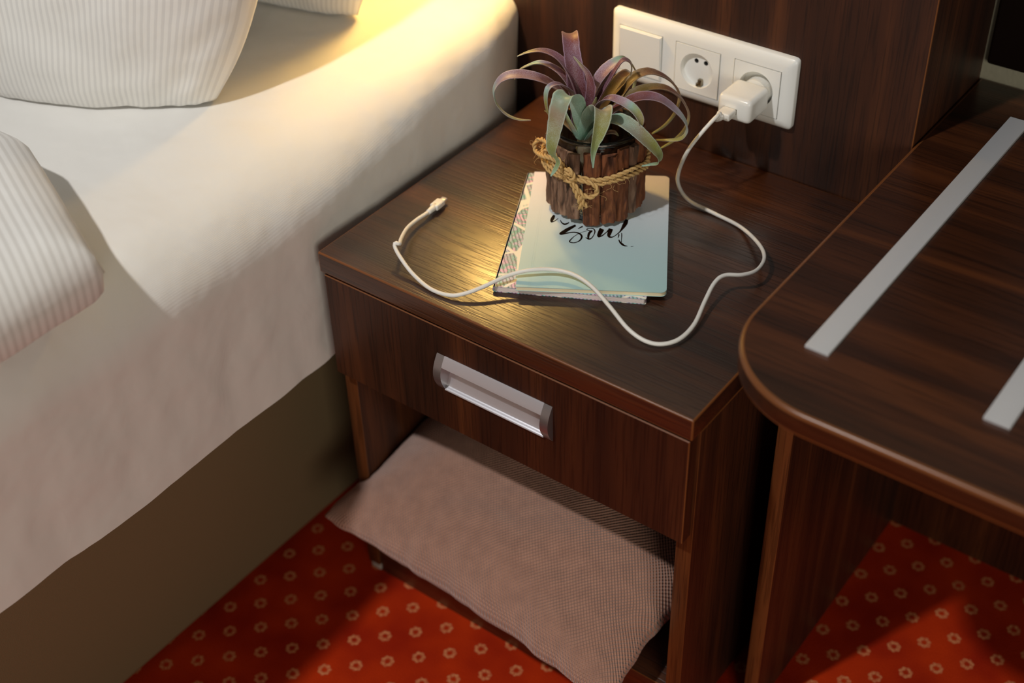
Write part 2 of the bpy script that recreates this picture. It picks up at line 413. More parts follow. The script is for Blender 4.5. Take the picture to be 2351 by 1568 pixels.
# book covers
m_mint, nt, b = new_mat('mint_gradient_cover'); L = nt.links.new
uv = nd(nt, 'ShaderNodeUVMap'); sp = nd(nt, 'ShaderNodeSeparateXYZ'); L(uv.outputs[0], sp.inputs[0])
r = ramp(nt, [(0.0, srgb(174, 208, 206)), (0.35, srgb(188, 212, 214)), (0.7, srgb(216, 222, 226)), (1.0, srgb(232, 224, 232))]); L(sp.outputs[1], r.inputs[0])
L(r.outputs[0], b.inputs['Base Color']); b.inputs['Roughness'].default_value = 0.45
m_bot, nt, b = new_mat('botanical_print_cover'); L = nt.links.new
uv = nd(nt, 'ShaderNodeUVMap'); mp = nd(nt, 'ShaderNodeMapping'); mp.inputs['Scale'].default_value = (3.4, 5.6, 1); mp.inputs['Rotation'].default_value = (0, 0, 0.5); L(uv.outputs[0], mp.inputs[0])
vo = nd(nt, 'ShaderNodeTexVoronoi', feature='F1'); vo.inputs['Scale'].default_value = 1.0; L(mp.outputs[0], vo.inputs['Vector'])
ve = nd(nt, 'ShaderNodeTexVoronoi', feature='DISTANCE_TO_EDGE'); ve.inputs['Scale'].default_value = 1.0; L(mp.outputs[0], ve.inputs['Vector'])
wv_ = nd(nt, 'ShaderNodeTexWave', wave_type='BANDS', bands_direction='DIAGONAL'); wv_.inputs['Scale'].default_value = 5.5; wv_.inputs['Distortion'].default_value = 2.5; wv_.inputs['Detail'].default_value = 2; L(mp.outputs[0], wv_.inputs['Vector'])
spc = nd(nt, 'ShaderNodeSeparateColor'); L(vo.outputs['Color'], spc.inputs[0])
ca = ramp(nt, [(0.0, srgb(120, 196, 182)), (0.34, srgb(226, 176, 208)), (0.46, srgb(150, 212, 200)), (0.62, srgb(206, 190, 216)), (0.78, srgb(108, 180, 168)), (0.92, srgb(232, 190, 214))]); bn = nd(nt, 'ShaderNodeTexNoise'); bn.inputs['Scale'].default_value = 2.4; bn.inputs['Detail'].default_value = 3; L(mp.outputs[0], bn.inputs['Vector'])
ba = nd(nt, 'ShaderNodeMath', operation='MULTIPLY_ADD'); ba.inputs[1].default_value = 1.6; L(bn.outputs[0], ba.inputs[0]); L(spc.outputs[0], ba.inputs[2])
bf = nd(nt, 'ShaderNodeMath', operation='FRACT'); L(ba.outputs[0], bf.inputs[0]); L(bf.outputs[0], ca.inputs[0])
st = ramp(nt, [(0.22, srgb(70, 96, 104)), (0.42, (1, 1, 1, 1))]); L(wv_.outputs[1], st.inputs[0])
mx = nd(nt, 'ShaderNodeMix', data_type='RGBA', blend_type='MULTIPLY'); mx.inputs[0].default_value = 0.6; L(ca.outputs[0], mx.inputs[6]); L(st.outputs[0], mx.inputs[7])
em = ramp(nt, [(0.025, (1, 1, 1, 1)), (0.05, (0, 0, 0, 1))]); L(ve.outputs[0], em.inputs[0])
mx2 = nd(nt, 'ShaderNodeMix', data_type='RGBA'); L(em.outputs[0], mx2.inputs[0]); L(mx.outputs[2], mx2.inputs[6]); mx2.inputs[7].default_value = srgb(240, 234, 220)
L(mx2.outputs[2], b.inputs['Base Color']); b.inputs['Roughness'].default_value = 0.45

# ------------------------------------------------------------------ the room
def plane(name, pts, mat, kind='structure'):
    me = bpy.data.meshes.new(name); me.from_pydata(pts, [], [tuple(range(len(pts)))]); me.update()
    o = link(name, me, mat); o['kind'] = kind; return o
YW = 0.172
floor = box('floor', (-3.2, -4.2, -0.05), (3.4, YW, 0.0), m_carpet); floor['kind'] = 'structure'
wall = box('wall_back', (-3.2, YW, -0.05), (3.4, YW + 0.12, 2.85), wall_mat); wall['kind'] = 'structure'

# headboard panel along the wall
XH = 0.4542
hb = box('headboard', (-2.0, 0.0, 0.0), (XH, YW - 0.0005, Z0 + 0.62), [wood_h, edge_band], None, 0.0012, 2, 1)
tag(hb, 'tall dark walnut headboard panel behind bed and nightstand', 'headboard')

# dark panel on the wall over the bench
dp = box('wall_panel', (0.4595, YW - 0.009, Z0 + 0.105), (1.30, YW, Z0 + 1.0), dark_panel, None, 0.004, 3)
tag(dp, 'near-black wooden panel with rounded corners on the wall above the bench', 'wall panel')

# ------------------------------------------------------------------ nightstand
W_, D_, TS = 0.442, 0.3914, 0.0245
ns = empty('nightstand', (W_ / 2, -D_ / 2, 0), 'dark walnut nightstand with one drawer and open compartment beside the bed', 'nightstand')
box('top', (0, -D_, Z0 - TS), (W_, -0.0005, Z0), [wood_x, edge_band], ns, 0.0016, 3, 1)
YP = -D_ + 0.0155
PT = 0.0171
for x0 in (0.0, W_ - PT):
    edged(box('side_panel', (x0, YP, 0.012), (x0 + PT, -0.004, Z0 - TS), [wood_z, edge_dark, front_edge], ns, 0.0009, 2, 1))
box('back_panel', (PT, -0.016, 0.03), (W_ - PT, -0.008, Z0 - TS), wood_z, ns)
box('shelf', (PT, YP + 0.001, 0.066), (W_ - PT, -0.016, 0.085), [wood_x, edge_band], ns, 0.0009, 2, 1)
box('plinth', (PT, YP + 0.004, 0.0), (W_ - PT, YP + 0.020, 0.066), wood_x, ns)
for x0 in (0.001, W_ - PT + 0.001):
    for y0 in (YP + 0.002, -0.05):
        box('foot_glide', (x0, y0, 0.0), (x0 + PT - 0.002, y0 + 0.03, 0.012), glide, ns, 0.002, 2)
# drawer with a cut-out for the recessed handle
DXL, DXR, DZT, DZB = 0.0052, 0.4396, Z0 - TS - 0.002, Z0 - TS - 0.1324
HX0, HX1, HZ0, HZ1 = 0.1525, 0.2925, Z0 - 0.1045, Z0 - 0.0600
dr = empty('drawer', ((DXL + DXR) / 2, YP, DZB)); dr.parent = ns; dr.matrix_parent_inverse = ns.matrix_basis.inverted()
bm = bmesh.new()
YF, YB = -D_ + 0.0002, YP - 0.0004
hole = (HX0 + 0.004, HX1 - 0.004, HZ0 + 0.002, HZ1 - 0.004)
def ring(y, x0, x1, z0, z1): return [bm.verts.new(p) for p in ((x0, y, z0), (x1, y, z0), (x1, y, z1), (x0, y, z1))]
bv = 0.0009
oF0 = ring(YF, DXL + bv, DXR - bv, DZB + bv, DZT - bv); oF = ring(YF + bv, DXL, DXR, DZB, DZT); oB = ring(YB, DXL, DXR, DZB, DZT); iF = ring(YF, *hole); iB = ring(YB, *hole)
for k in range(4):
    j = (k + 1) % 4
    bm.faces.new((oF0[k], oF0[j], iF[j], iF[k]))
    f = bm.faces.new((oF[k], oF[j], oF0[j], oF0[k])); f.material_index = 1
    bm.faces.new((oB[k], oB[j], oF[j], oF[k])); bm.faces.new((iB[k], iB[j], oB[j], oB[k])); bm.faces.new((iF[k], iF[j], iB[j], iB[k]))
bmesh.ops.recalc_face_normals(bm, faces=bm.faces)
from_bm('drawer_front', bm, [wood_z, edge_dark], dr)
box('drawer_box', (PT + 0.008, YB + 0.0103, DZB + 0.012), (W_ - PT - 0.008, -0.03, DZT - 0.012), wood_z, dr)
# handle: hood (upper shell), scoop (inner trough), two end caps
BUL = 0.0085
def bulge(t): return YF - BUL * math.sin(math.pi * t) ** 0.9 - 0.0004       # t: 0 top .. 1 bottom
def hz(t): return HZ1 + (HZ0 - HZ1) * t
CAPW = 0.0095
bm = bmesh.new()
N_ = 14
prof = [(bulge(0.25 * i / N_), hz(0.25 * i / N_)) for i in range(N_ + 1)]
inner = [(y + 0.0012, z - 0.0003) for y, z in reversed(prof)]
prism_bm(bm, prof + inner, 'x', HX0 + CAPW, HX1 - CAPW)
h1 = from_bm('handle', bm, alu, dr, True); smooth_by_angle(h1)
h1['label'] = 'brushed aluminium cup handle hood'
bm = bmesh.new()
sc_p = []
for i in range(15):                                   # concave trough, then the rounded lower lip
    a = i / 14.0
    sc_p.append((YF + 0.0095 - 0.0085 * (a ** 1.7), hz(0.16) + (hz(0.86) - hz(0.16)) * a))
for i in range(9):
    a = i / 8.0
    sc_p.append((YF + 0.0005 - 0.0042 * math.sin(math.pi * a * 0.95), hz(0.875) + (hz(1.0) - hz(0.875)) * a))
back = [(y + 0.0011, z - 0.0004) for y, z in reversed(sc_p)]
prism_bm(bm, sc_p + back, 'x', HX0 + CAPW, HX1 - CAPW)
h2 = from_bm('handle_trough', bm, alu, dr, True); smooth_by_angle(h2)
for s in (0, 1):
    bm = bmesh.new()
    pr2 = [(bulge(i / 20), hz(i / 20)) for i in range(21)] + [(YF + 0.0085, hz(0.80)), (YF + 0.0085, hz(0.25))]
    xa, xb = (HX0, HX0 + CAPW) if s == 0 else (HX1 - CAPW, HX1)
    prism_bm(bm, pr2, 'x', xa, xb)
    c = from_bm('handle_cap', bm, cap_mat, dr, True); smooth_by_angle(c)

# ------------------------------------------------------------------ bed
bed = empty('bed', (-0.95, -1.0, 0), 'bed with white sheeted mattress on a tan leatherette base', 'bed')
box('bed_base', (-1.80, -1.98, 0.015), (-0.097, -0.004, Z0 - 0.185), base_fabric, bed, 0.012, 3)
ZT = Z0 + 0.085
def zt(y):
    t = min(1.0, abs(y) / 0.5); t = t * t * (3 - 2 * t)
    return ZT + 0.037 * (1 - t)
XS = -0.013
def sheet_point(s, y):
    """profile across the right side of the bed: s in metres from the hem upwards and onto the top"""
    hem = -0.163 + 0.0035 * fbm((y * 4.0, 3.1, 0)) + 0.0016 * math.sin(y * 31)
    zb = Z0 + hem
    rad = 0.030 + 0.040 * min(1.0, abs(y) / 0.35)
    side = zt(y) - rad - zb
    arc = rad * math.pi / 2
    xs = XS - 0.020 * max(0.0, 1 - abs(y) / 0.10) ** 2
    if s < side:
        t = s / side
        fold = 0.0045 * fbm((y * 16, t * 1.3, 2.0)) * (0.4 + t) * (1 - t ** 3) * min(1, 0.5 + abs(y) * 2)
        return Vector((xs + fold + 0.010 * ((t - 0.5) ** 2 - 0.25) - 0.006 * (1 - t), y, zb + s)), 0
    if s < side + arc:
        a = (s - side) / rad
        return Vector((xs - rad + rad * math.cos(a), y, zt(y) - rad + rad * math.sin(a))), 1
    return Vector((xs - rad - (s - side - arc), y, zt(y))), 2
bm = bmesh.new()
SS = [0.001 + 0.24 * i / 26 for i in range(27)] + [0.24 + 0.085 * i / 16 for i in range(1, 17)] + [0.325 + 0.5 * (i / 40) for i in range(1, 41)] + [0.95, 1.15, 1.40, 1.65, 1.80]
YS = [-0.0012 - 0.98 * i / 140 for i in range(141)] + [-1.1, -1.3, -1.5, -1.7, -1.9, -1.97]
grid = []
for y in YS:
    row = []
    for s in SS:
        p, k = sheet_point(s, y)
        nz = 0.0026 * fbm((p.x * 6, p.y * 7, p.z * 6), 2) + (0.0007 if k == 0 else 0.0003) * fbm((p.x * 30 + p.y * 12, p.y * 22, 5), 2)
        if k == 2: p.z += nz
        elif k == 1:
            q = max(0.0, min(1.0, (p.z - Z0 - 0.01) / 0.075)); p.z += nz * q; p.x += nz * (1 - q)
        else: p.x += nz
        row.append(bm.verts.new(p))
    grid.append(row)
for i in range(len(YS) - 1):
    for j in range(len(SS) - 1):
        bm.faces.new((grid[i][j], grid[i + 1][j], grid[i + 1][j + 1], grid[i][j + 1]))
# close the body: underside, far side, ends
lowL = [bm.verts.new((grid[i][-1].co.x, YS[i], Z0 - 0.172)) for i in range(len(YS))]
for i in range(len(YS) - 1):
    bm.faces.new((grid[i][-1], grid[i + 1][-1], lowL[i + 1], lowL[i])); bm.faces.new((lowL[i], lowL[i + 1], grid[i + 1][0], grid[i][0]))
bm.faces.new(list(reversed(grid[0])) + [lowL[0]][:0] + [] if False else [*reversed(grid[0]), lowL[0]][::-1]); bm.faces.new([*reversed(grid[-1]), lowL[-1]])
bmesh.ops.recalc_face_normals(bm, faces=bm.faces)
mt = from_bm('mattress', bm, m_sheet, bed, True); smooth_by_angle(mt, math.radians(50))
mt['label'] = 'mattress in a smooth white fitted sheet'

def pillow_obj(name, w, h, t, mtx, mat, wrinkle=0.006, nu=56, nv=56, pinch=0.10, seed=0.0, power=2.6, rnd=0.0, edge_r=0.0, post=None, wob=0.0):
    bm = bmesh.new(); uvl = bm.loops.layers.uv.new('UVMap')
    def pt(u, v, side):
        a, b2 = abs(u), abs(v)
        f = ((1 - a ** power) * (1 - b2 ** power))
        f = max(f, 0.0) ** 0.5
        if edge_r > 0:
            d = min((1 - a) * w / 2, (1 - b2) * h / 2)
            f = math.sqrt(max(0.0, 1 - (1 - min(d, edge_r) / edge_r) ** 2))
        x = u * w / 2 * (1 - pinch * (1 - b2 ** 2) * a ** 3)
        y = v * h / 2 * (1 - pinch * (1 - a ** 2) * b2 ** 3)
        x *= math.sqrt(1 - rnd * v * v); y *= math.sqrt(1 - rnd * u * u)
        if wob > 0:
            x += wob * fbm((v * 3.1 + seed, 4.0, u)) * a ** 4; y += wob * fbm((u * 4.2 + seed, 9.0, v)) * b2 ** 4
        z = side * t / 2 * f
        edge = 1 - f
        n = wrinkle * (fbm((u * 2.2 + seed, v * 2.2, side * 3 + seed)) + 0.6 * edge * fbm((u * 7 + seed, v * 7, side)))
        z += n * min(1, f * 2.5) * side
        p = mtx @ Vector((x, y, z))
        return post(p) if post else p
    top = [[None] * (nv + 1) for _ in range(nu + 1)]; bot = [[None] * (nv + 1) for _ in range(nu + 1)]
    def w1(k, n):
        q = -1 + 2 * k / n
        return math.sin(q * math.pi / 2) * 0.6 + q * 0.4
    for i in range(nu + 1):
        for j in range(nv + 1):
            u, v = w1(i, nu), w1(j, nv)
            rim = i in (0, nu) or j in (0, nv)
            top[i][j] = bm.verts.new(pt(u, v, 1 if not rim else 1)); top[i][j].tag = True
            bot[i][j] = top[i][j] if rim else bm.verts.new(pt(u, v, -1))
    for i in range(nu):
        for j in range(nv):
            for G, rev in ((top, False), (bot, True)):
                q = [(i, j), (i + 1, j), (i + 1, j + 1), (i, j + 1)]
                if rev: q.reverse()
                try: f = bm.faces.new([G[a][b2] for a, b2 in q])
                except ValueError: continue
                for lp, (a, b2) in zip(f.loops, q):
                    lp[uvl].uv = (0.5 + 0.5 * w1(a, nu) * w / max(w, h), 0.5 + 0.5 * w1(b2, nv) * h / max(w, h))
    return from_bm(name, bm, mat, None, True)
def basis(o, ex, ey, ez):
    m = Matrix((ex, ey, ez)).transposed().to_4x4(); m.translation = o; return m
# pillow standing on the bed, leaning back
ex = Vector((0.956, 0.294, 0)).normalized(); fr = Vector((0.294, -0.956, 0))
lean = math.radians(9)
ey = (Vector((0, 0, 1)) * math.cos(lean) - fr * math.sin(lean)).normalized(); ez = ex.cross(ey)
roll = math.radians(5); ex, ey = ex * math.cos(roll) - ey * math.sin(roll), ey * math.cos(roll) + ex * math.sin(roll)
def on_bed(p):
    p.z = max(p.z, zt(p.y) + 0.0035); p.y = min(p.y, -0.003); return p
sq_ = math.sqrt(1 - 0.36)
c1 = on_z(492, 236, ZT + 0.008)
p1 = pillow_obj('pillow', 0.62, 0.62, 0.18, basis(c1 - ex * 0.31 * sq_ + ey * 0.31 * sq_, ex, ey, ez), linen_white, 0.010, seed=1.0, pinch=0.0, power=3.0, rnd=0.36, post=on_bed)
tag(p1, 'plump white striped pillow propped up on the sheet in front of another pillow', 'pillow')
ex = Vector((1, 0.02, 0)).normalized(); lean = math.radians(6); fr = Vector((0.02, -1, 0)).normalized()
ey = (Vector((0, 0, 1)) * math.cos(lean) - fr * math.sin(lean)).normalized(); ez = ex.cross(ey)
c2 = on_z(805, 44, zt(-0.1) + 0.004)
p2 = pillow_obj('pillow', 0.62, 0.50, 0.12, basis(c2 - ex * 0.31 * 0.866 + ey * 0.25 * 0.866 + Vector((0, 0.012, 0)), ex, ey, ez), linen_white, 0.006, seed=9.0, pinch=0.0, power=3.0, rnd=0.25, post=on_bed)
tag(p2, 'white pillow standing against the headboard behind the propped pillow', 'pillow')
# folded duvet
dm = basis(Vector((-0.613, -0.978, ZT + 0.034)), Vector((1, 0.0, 0)), Vector((0.0, 1, 0)), Vector((0, 0, 1)))
def duvet_post(p):
    wgt = min(1.0, max(0.0, (p.y + 0.95) / 0.30)); wgt = wgt * wgt * (3 - 2 * wgt)
    p.y -= 0.40 * max(0.0, p.x + 0.20) * wgt
    return on_bed(p)
dv = pillow_obj('folded_duvet', 1.24, 0.86, 0.084, dm, linen_duvet, 0.007, 100, 80, 0.0, 4.0, 9.0, 0.03, 0.05, duvet_post)
tag(dv, 'folded duvet in striped cover lying on the bed near its edge', 'duvet')

# ------------------------------------------------------------------ luggage bench beside the nightstand
BT = Z0 + 0.0845; BTH = 0.024
bench = empty('luggage_bench', (0.9, -0.15, 0), 'dark walnut luggage bench with rounded corner and metal strips', 'bench')
bm = bmesh.new()
rc_, BX0, BX1, BY0, BY1 = 0.098, XH + 0.0003, 1.36, -0.4205, YW - 0.0005
pts = [(BX0, BY1)]
for i in range(21):
    a = math.pi + (math.pi / 2) * i / 20
    pts.append((BX0 + rc_ + rc_ * math.cos(a), BY0 + rc_ + rc_ * math.sin(a)))
pts += [(BX1, BY0), (BX1, BY1)]
prism_bm(bm, pts, 'z', BT - BTH, BT)
es = [e for e in bm.edges if abs(e.verts[0].co.z - e.verts[1].co.z) < 1e-6]
bmesh.ops.bevel(bm, geom=es, offset=0.0042, segments=4, profile=0.5, affect='EDGES', material=1)
bt = from_bm('bench_top', bm, [wood_b, edge_band], bench, True); smooth_by_angle(bt)
for x0 in (0.4758, 1.30):
    edged(box('side_panel', (x0, -0.2895, 0.0), (x0 + 0.0158, 0.085, BT - BTH), [wood_z, edge_dark, front_edge], bench, 0.0009, 2, 1))
box('back_panel', (0.4916, 0.068, 0.0), (1.30, 0.084, BT - BTH), wood_z, bench)
for xs in (0.513, 0.6645, 0.816, 0.9675, 1.119):
    box('metal_strip', (xs, -0.3445, BT - 0.0005), (xs + 0.0215, 0.104, BT + 0.0030), alu_strip, bench, 0.0008, 2)

# ------------------------------------------------------------------ socket plate on the headboard
FX0, FX1, FZ0, FZ1 = 0.1019, 0.3249, Z0 + 0.0618, Z0 + 0.1428
pl = empty('socket_plate', ((FX0 + FX1) / 2, 0, FZ0), 'white triple wall plate with light switch and two power sockets', 'socket plate')
def insert_rect(k):
    cx = 0.2115 + (k - 1) * 0.071; cz = Z0 + 0.0995
    return cx - 0.0275, cx + 0.0275, cz - 0.0275, cz + 0.0275
bm = bmesh.new()
PYF = -0.0105
# frame body: convex face with three square openings (grid of strips)
xsn = [FX0]
for k in range(3):
    a, b2, _, _ = insert_rect(k); xsn += [a, b2]
xsn.append(FX1)
za, zb = insert_rect(0)[2], insert_rect(0)[3]
def fy(x, z):
    dx = min(x - FX0, FX1 - x); dz = min(z - FZ0, FZ1 - z); d = min(dx, dz)
    return PYF + 0.0045 * max(0.0, 1 - d / 0.010) ** 2
xl = sorted(set(xsn + [FX0 + q for q in (0.001, 0.003, 0.006, 0.010)] + [FX1 - q for q in (0.001, 0.003, 0.006, 0.010)]))
zl = sorted(set([FZ0, za, zb, FZ1] + [FZ0 + q for q in (0.001, 0.003, 0.006, 0.010)] + [FZ1 - q for q in (0.001, 0.003, 0.006, 0.010)]))
vg = {}
def V(x, z):
    if (x, z) not in vg: vg[(x, z)] = bm.verts.new((x, fy(x, z), z))
    return vg[(x, z)]
for i in range(len(xl) - 1):
    for j in range(len(zl) - 1):
        mx_, mz_ = (xl[i] + xl[i + 1]) / 2, (zl[j] + zl[j + 1]) / 2
        if za < mz_ < zb and any(insert_rect(k)[0] < mx_ < insert_rect(k)[1] for k in range(3)): continue
        bm.faces.new((V(xl[i], zl[j]), V(xl[i + 1], zl[j]), V(xl[i + 1], zl[j + 1]), V(xl[i], zl[j + 1])))
bdry = [e for e in bm.edges if len(e.link_faces) == 1]
ext = bmesh.ops.extrude_edge_only(bm, edges=bdry)
for v in [g for g in ext['geom'] if isinstance(g, bmesh.types.BMVert)]: v.co.y = -0.0003
# round the outer corners a little
for v in bm.verts:
    for cx, sx in ((FX0, 1), (FX1, -1)):
        for cz, sz in ((FZ0, 1), (FZ1, -1)):
            dx, dz = (v.co.x - cx) * sx, (v.co.z - cz) * sz
            r0 = 0.005
            if dx < r0 and dz < r0:
                px, pz = dx - r0, dz - r0; l = math.hypot(px, pz); m_ = max(abs(px), abs(pz))
                if l > 1e-9: v.co.x = cx + sx * (r0 + px * m_ / l); v.co.z = cz + sz * (r0 + pz * m_ / l)
bmesh.ops.recalc_face_normals(bm, faces=bm.faces)
fo = from_bm('frame', bm, white_plastic, pl, True); smooth_by_angle(fo, math.radians(55))
# rocker switch
a, b2, c_, d_ = insert_rect(0); g = 0.0009
bm = bmesh.new()
vs0 = [bm.verts.new(p) for p in ((a + g, -0.001, c_ + g), (b2 - g, -0.001, c_ + g), (b2 - g, -0.001, d_ - g), (a + g, -0.001, d_ - g))]
vs1 = [bm.verts.new(p) for p in ((a + g, -0.0112, c_ + g), (b2 - g, -0.0112, c_ + g), (b2 - g, -0.0140, d_ - g), (a + g, -0.0140, d_ - g))]
bm.faces.new(vs1)
for k in range(4): bm.faces.new((vs0[k], vs0[(k + 1) % 4], vs1[(k + 1) % 4], vs1[k]))
bmesh.ops.recalc_face_normals(bm, faces=bm.faces)
bmesh.ops.bevel(bm, geom=[e for e in bm.edges if all(v in vs1 for v in e.verts)], offset=0.0012, segments=2, affect='EDGES')
sw = from_bm('rocker_switch', bm, white_plastic, pl)
# two sockets
for k in (1, 2):
    a, b2, c_, d_ = insert_rect(k); cx, cz = (a + b2) / 2, (c_ + d_) / 2
    bm = bmesh.new(); rh = 0.0198; n = 48; yf = -0.0112; yb = -0.0015 if k == 1 else -0.0015
    yb = 0.0  # recess floor sits on the headboard face
    circ = [bm.verts.new((cx + rh * math.cos(2 * math.pi * i / n), yf, cz + rh * math.sin(2 * math.pi * i / n))) for i in range(n)]
    sq = []
    for i in range(n):
        an = 2 * math.pi * i / n; dx, dz = math.cos(an), math.sin(an); m_ = (0.0275 - g) / max(abs(dx), abs(dz)); sq.append(bm.verts.new((cx + dx * m_, yf, cz + dz * m_)))
    sqb = [bm.verts.new((v.co.x, -0.001, v.co.z)) for v in sq]
    cb = [bm.verts.new((cx + (v.co.x - cx) * 0.97, -0.0006, cz + (v.co.z - cz) * 0.97)) for v in circ]
    for i in range(n):
        j = (i + 1) % n
        bm.faces.new((circ[i], circ[j], sq[j], sq[i])); bm.faces.new((sq[i], sq[j], sqb[j], sqb[i])); f = bm.faces.new((cb[i], cb[j], circ[j], circ[i])); f.material_index = 0
    pins = [(cx - 0.004, cz + 0.0085), (cx + 0.0075, cz + 0.0085)] if k == 1 else []
    for v in cb: v.co.y = -0.0052 if pins else -0.0006
    loops = [[Vector((v.co.x, v.co.z, 0)) for v in cb]] + [[Vector((px + 0.0026 * math.cos(-q * math.pi / 8), pz + 0.0026 * math.sin(-q * math.pi / 8), 0)) for q in range(16)] for px, pz in pins]
    allv = cb + [bm.verts.new((p.x, -0.0052, p.y)) for lpn in loops[1:] for p in lpn]
    for tri in tessellate_polygon(loops):
        f = bm.faces.new([allv[q] for q in tri]); f.material_index = 1
    bmesh.ops.recalc_face_normals(bm, faces=bm.faces)
    so = from_bm('socket', bm, [white_plastic, grey_plastic], pl)
    if k == 1:
        for dx, dz in ((-0.004, 0.0085), (0.0075, 0.0085)):
            bm = bmesh.new(); vs = [bm.verts.new((cx + dx + 0.0026 * math.cos(q * math.pi / 8), -0.0052, cz + dz + 0.0026 * math.sin(q * math.pi / 8))) for q in range(16)]
            vs2 = [bm.verts.new((v.co.x, -0.0005, v.co.z)) for v in vs]      # a cup sunk into the insert
            bm.faces.new(vs2)
            for q in range(16): bm.faces.new((vs[q], vs[(q + 1) % 16], vs2[(q + 1) % 16], vs2[q]))
            from_bm('pin_hole', bm, hole_mat, so)
        box('earth_clip', (cx + 0.001, -0.0095, cz - 0.0190), (cx + 0.0055, -0.0053, cz - 0.0105), contact_metal, so, 0.0006, 2)
        box('earth_clip', (cx - 0.0005, -0.0105, cz - 0.0186), (cx + 0.002, -0.0053, cz - 0.0150), contact_metal, so, 0.0004, 2)

# ------------------------------------------------------------------ charger, cable
ch = empty('charger', (0.281, -0.03, Z0 + 0.082), 'glossy white wall charger plugged into the socket farther from the light switch', 'charger')
bm = bmesh.new(); bm_box(bm, (0.2615, -0.0545, Z0 + 0.0815), (0.3005, -0.0125, Z0 + 0.1085), 0.0058, 5)
cb_ = from_bm('charger_body', bm, charger_mat, ch, True)
bm = bmesh.new(); prism_bm(bm, [(0.2825 + 0.0150 * math.cos(q * math.pi / 16), Z0 + 0.0955 + 0.0150 * math.sin(q * math.pi / 16)) for q in range(32)], 'y', -0.0128, -0.0012)
from_bm('plug_base', bm, charger_mat, ch)
box('usb_port', (0.2700, -0.0548, Z0 + 0.0905), (0.2850, -0.0540, Z0 + 0.0965), contact_metal, ch)

cab = empty('charging_cable', (0.27, -0.28, Z0), 'white charging cable winding from the charger across the nightstand top', 'cable')
def zp(u, v, z): return on_z(u, v, Z0 + z)
usb_c = Vector((0.2772, -0.0555, Z0 + 0.0935))
raw = [Vector((0.2745, -0.0765, Z0 + 0.0925)), on_y(1648, 265, -0.084), on_y(1615, 300, -0.10), on_y(1580, 345, -0.115), zp(1559, 392, 0.035), zp(1558, 425, 0.018), zp(1582, 460, 0.006), zp(1640, 490, 0.0026),
       zp(1700, 521, 0.003), zp(1742, 560, 0.010), zp(1755, 592, 0.016), zp(1738, 620, 0.020), zp(1705, 631, 0.022), zp(1664, 632, 0.023), zp(1640, 650, 0.020), zp(1618, 692, 0.013), zp(1594, 744, 0.008),
       zp(1560, 778, 0.006), zp(1519, 790, 0.006), zp(1480, 782, 0.008), zp(1441, 754, 0.012), zp(1400, 704, 0.016), zp(1360, 659, 0.019), zp(1318, 631, 0.0205), zp(1270, 619, 0.021), zp(1218, 620, 0.021),
       zp(1168, 632, 0.0165), zp(1110, 658, 0.011), zp(1070, 673, 0.007), zp(1034, 678, 0.004), zp(990, 664, 0.003), zp(950, 631, 0.006), zp(922, 595, 0.013), zp(907, 568, 0.018), zp(908, 557, 0.021), zp(917, 560, 0.020), zp(921, 548, 0.016),
       zp(934, 525, 0.011), zp(955, 506, 0.008), zp(976, 492, 0.007), zp(986, 485, 0.0065)]
path = resample(catmull(raw, 10), 0.0022)
bm = bmesh.new(); tube_bm(bm, path, 0.00205, 10)
from_bm('cord', bm, cable_mat, cab, True)
# plug in the charger
d0 = (raw[0] - Vector((0.2772, -0.0545, Z0 + 0.0935))).normalized()
bm = bmesh.new(); bm_box(bm, (0.2700, -0.0700, Z0 + 0.0890), (0.2850, -0.0543, Z0 + 0.0970), 0.0018, 3)
from_bm('usb_plug', bm, cable_mat, cab, True)
bm = bmesh.new(); tube_bm(bm, [Vector((0.2765, -0.0690, Z0 + 0.0929)), Vector((0.2755, -0.0735, Z0 + 0.0927)), raw[0], on_y(1652, 261, -0.0815)], lambda t: 0.0037 - 0.0010 * t, 12)
from_bm('strain_relief', bm, cable_mat, cab, True)
# free plug at the other end
e0 = raw[-1]; e1 = zp(1000, 473, 0.0065); e2 = zp(1022, 455, 0.0055)
dirv = (e2 - e1).normalized(); sd = dirv.cross(Vector((0, 0, 1))).normalized(); upv = sd.cross(dirv)
mtx = basis(e1, dirv, sd, upv); Lp = (e2 - e1).length
def obox(name, lo, hi, mat, parent, m, bevel):
    bm = bmesh.new(); bm_box(bm, lo, hi, bevel, 3)
    for v in bm.verts: v.co = m @ v.co
    return from_bm(name, bm, mat, parent, True)
obox('connector_grip', (-0.004, -0.0050, -0.0032), (Lp * 0.62, 0.0050, 0.0032), cable_mat, cab, mtx, 0.0016)
obox('connector_tip', (Lp * 0.60, -0.0034, -0.0015), (Lp * 1.0, 0.0034, 0.0015), alu, cab, mtx, 0.0010)
bm = bmesh.new(); tube_bm(bm, [e0 - (e1 - e0).normalized() * 0.003, e0, e0.lerp(e1, 0.55), e1], lambda t: 0.0026 + 0.0012 * t, 12)
from_bm('strain_relief', bm, cable_mat, cab, True)

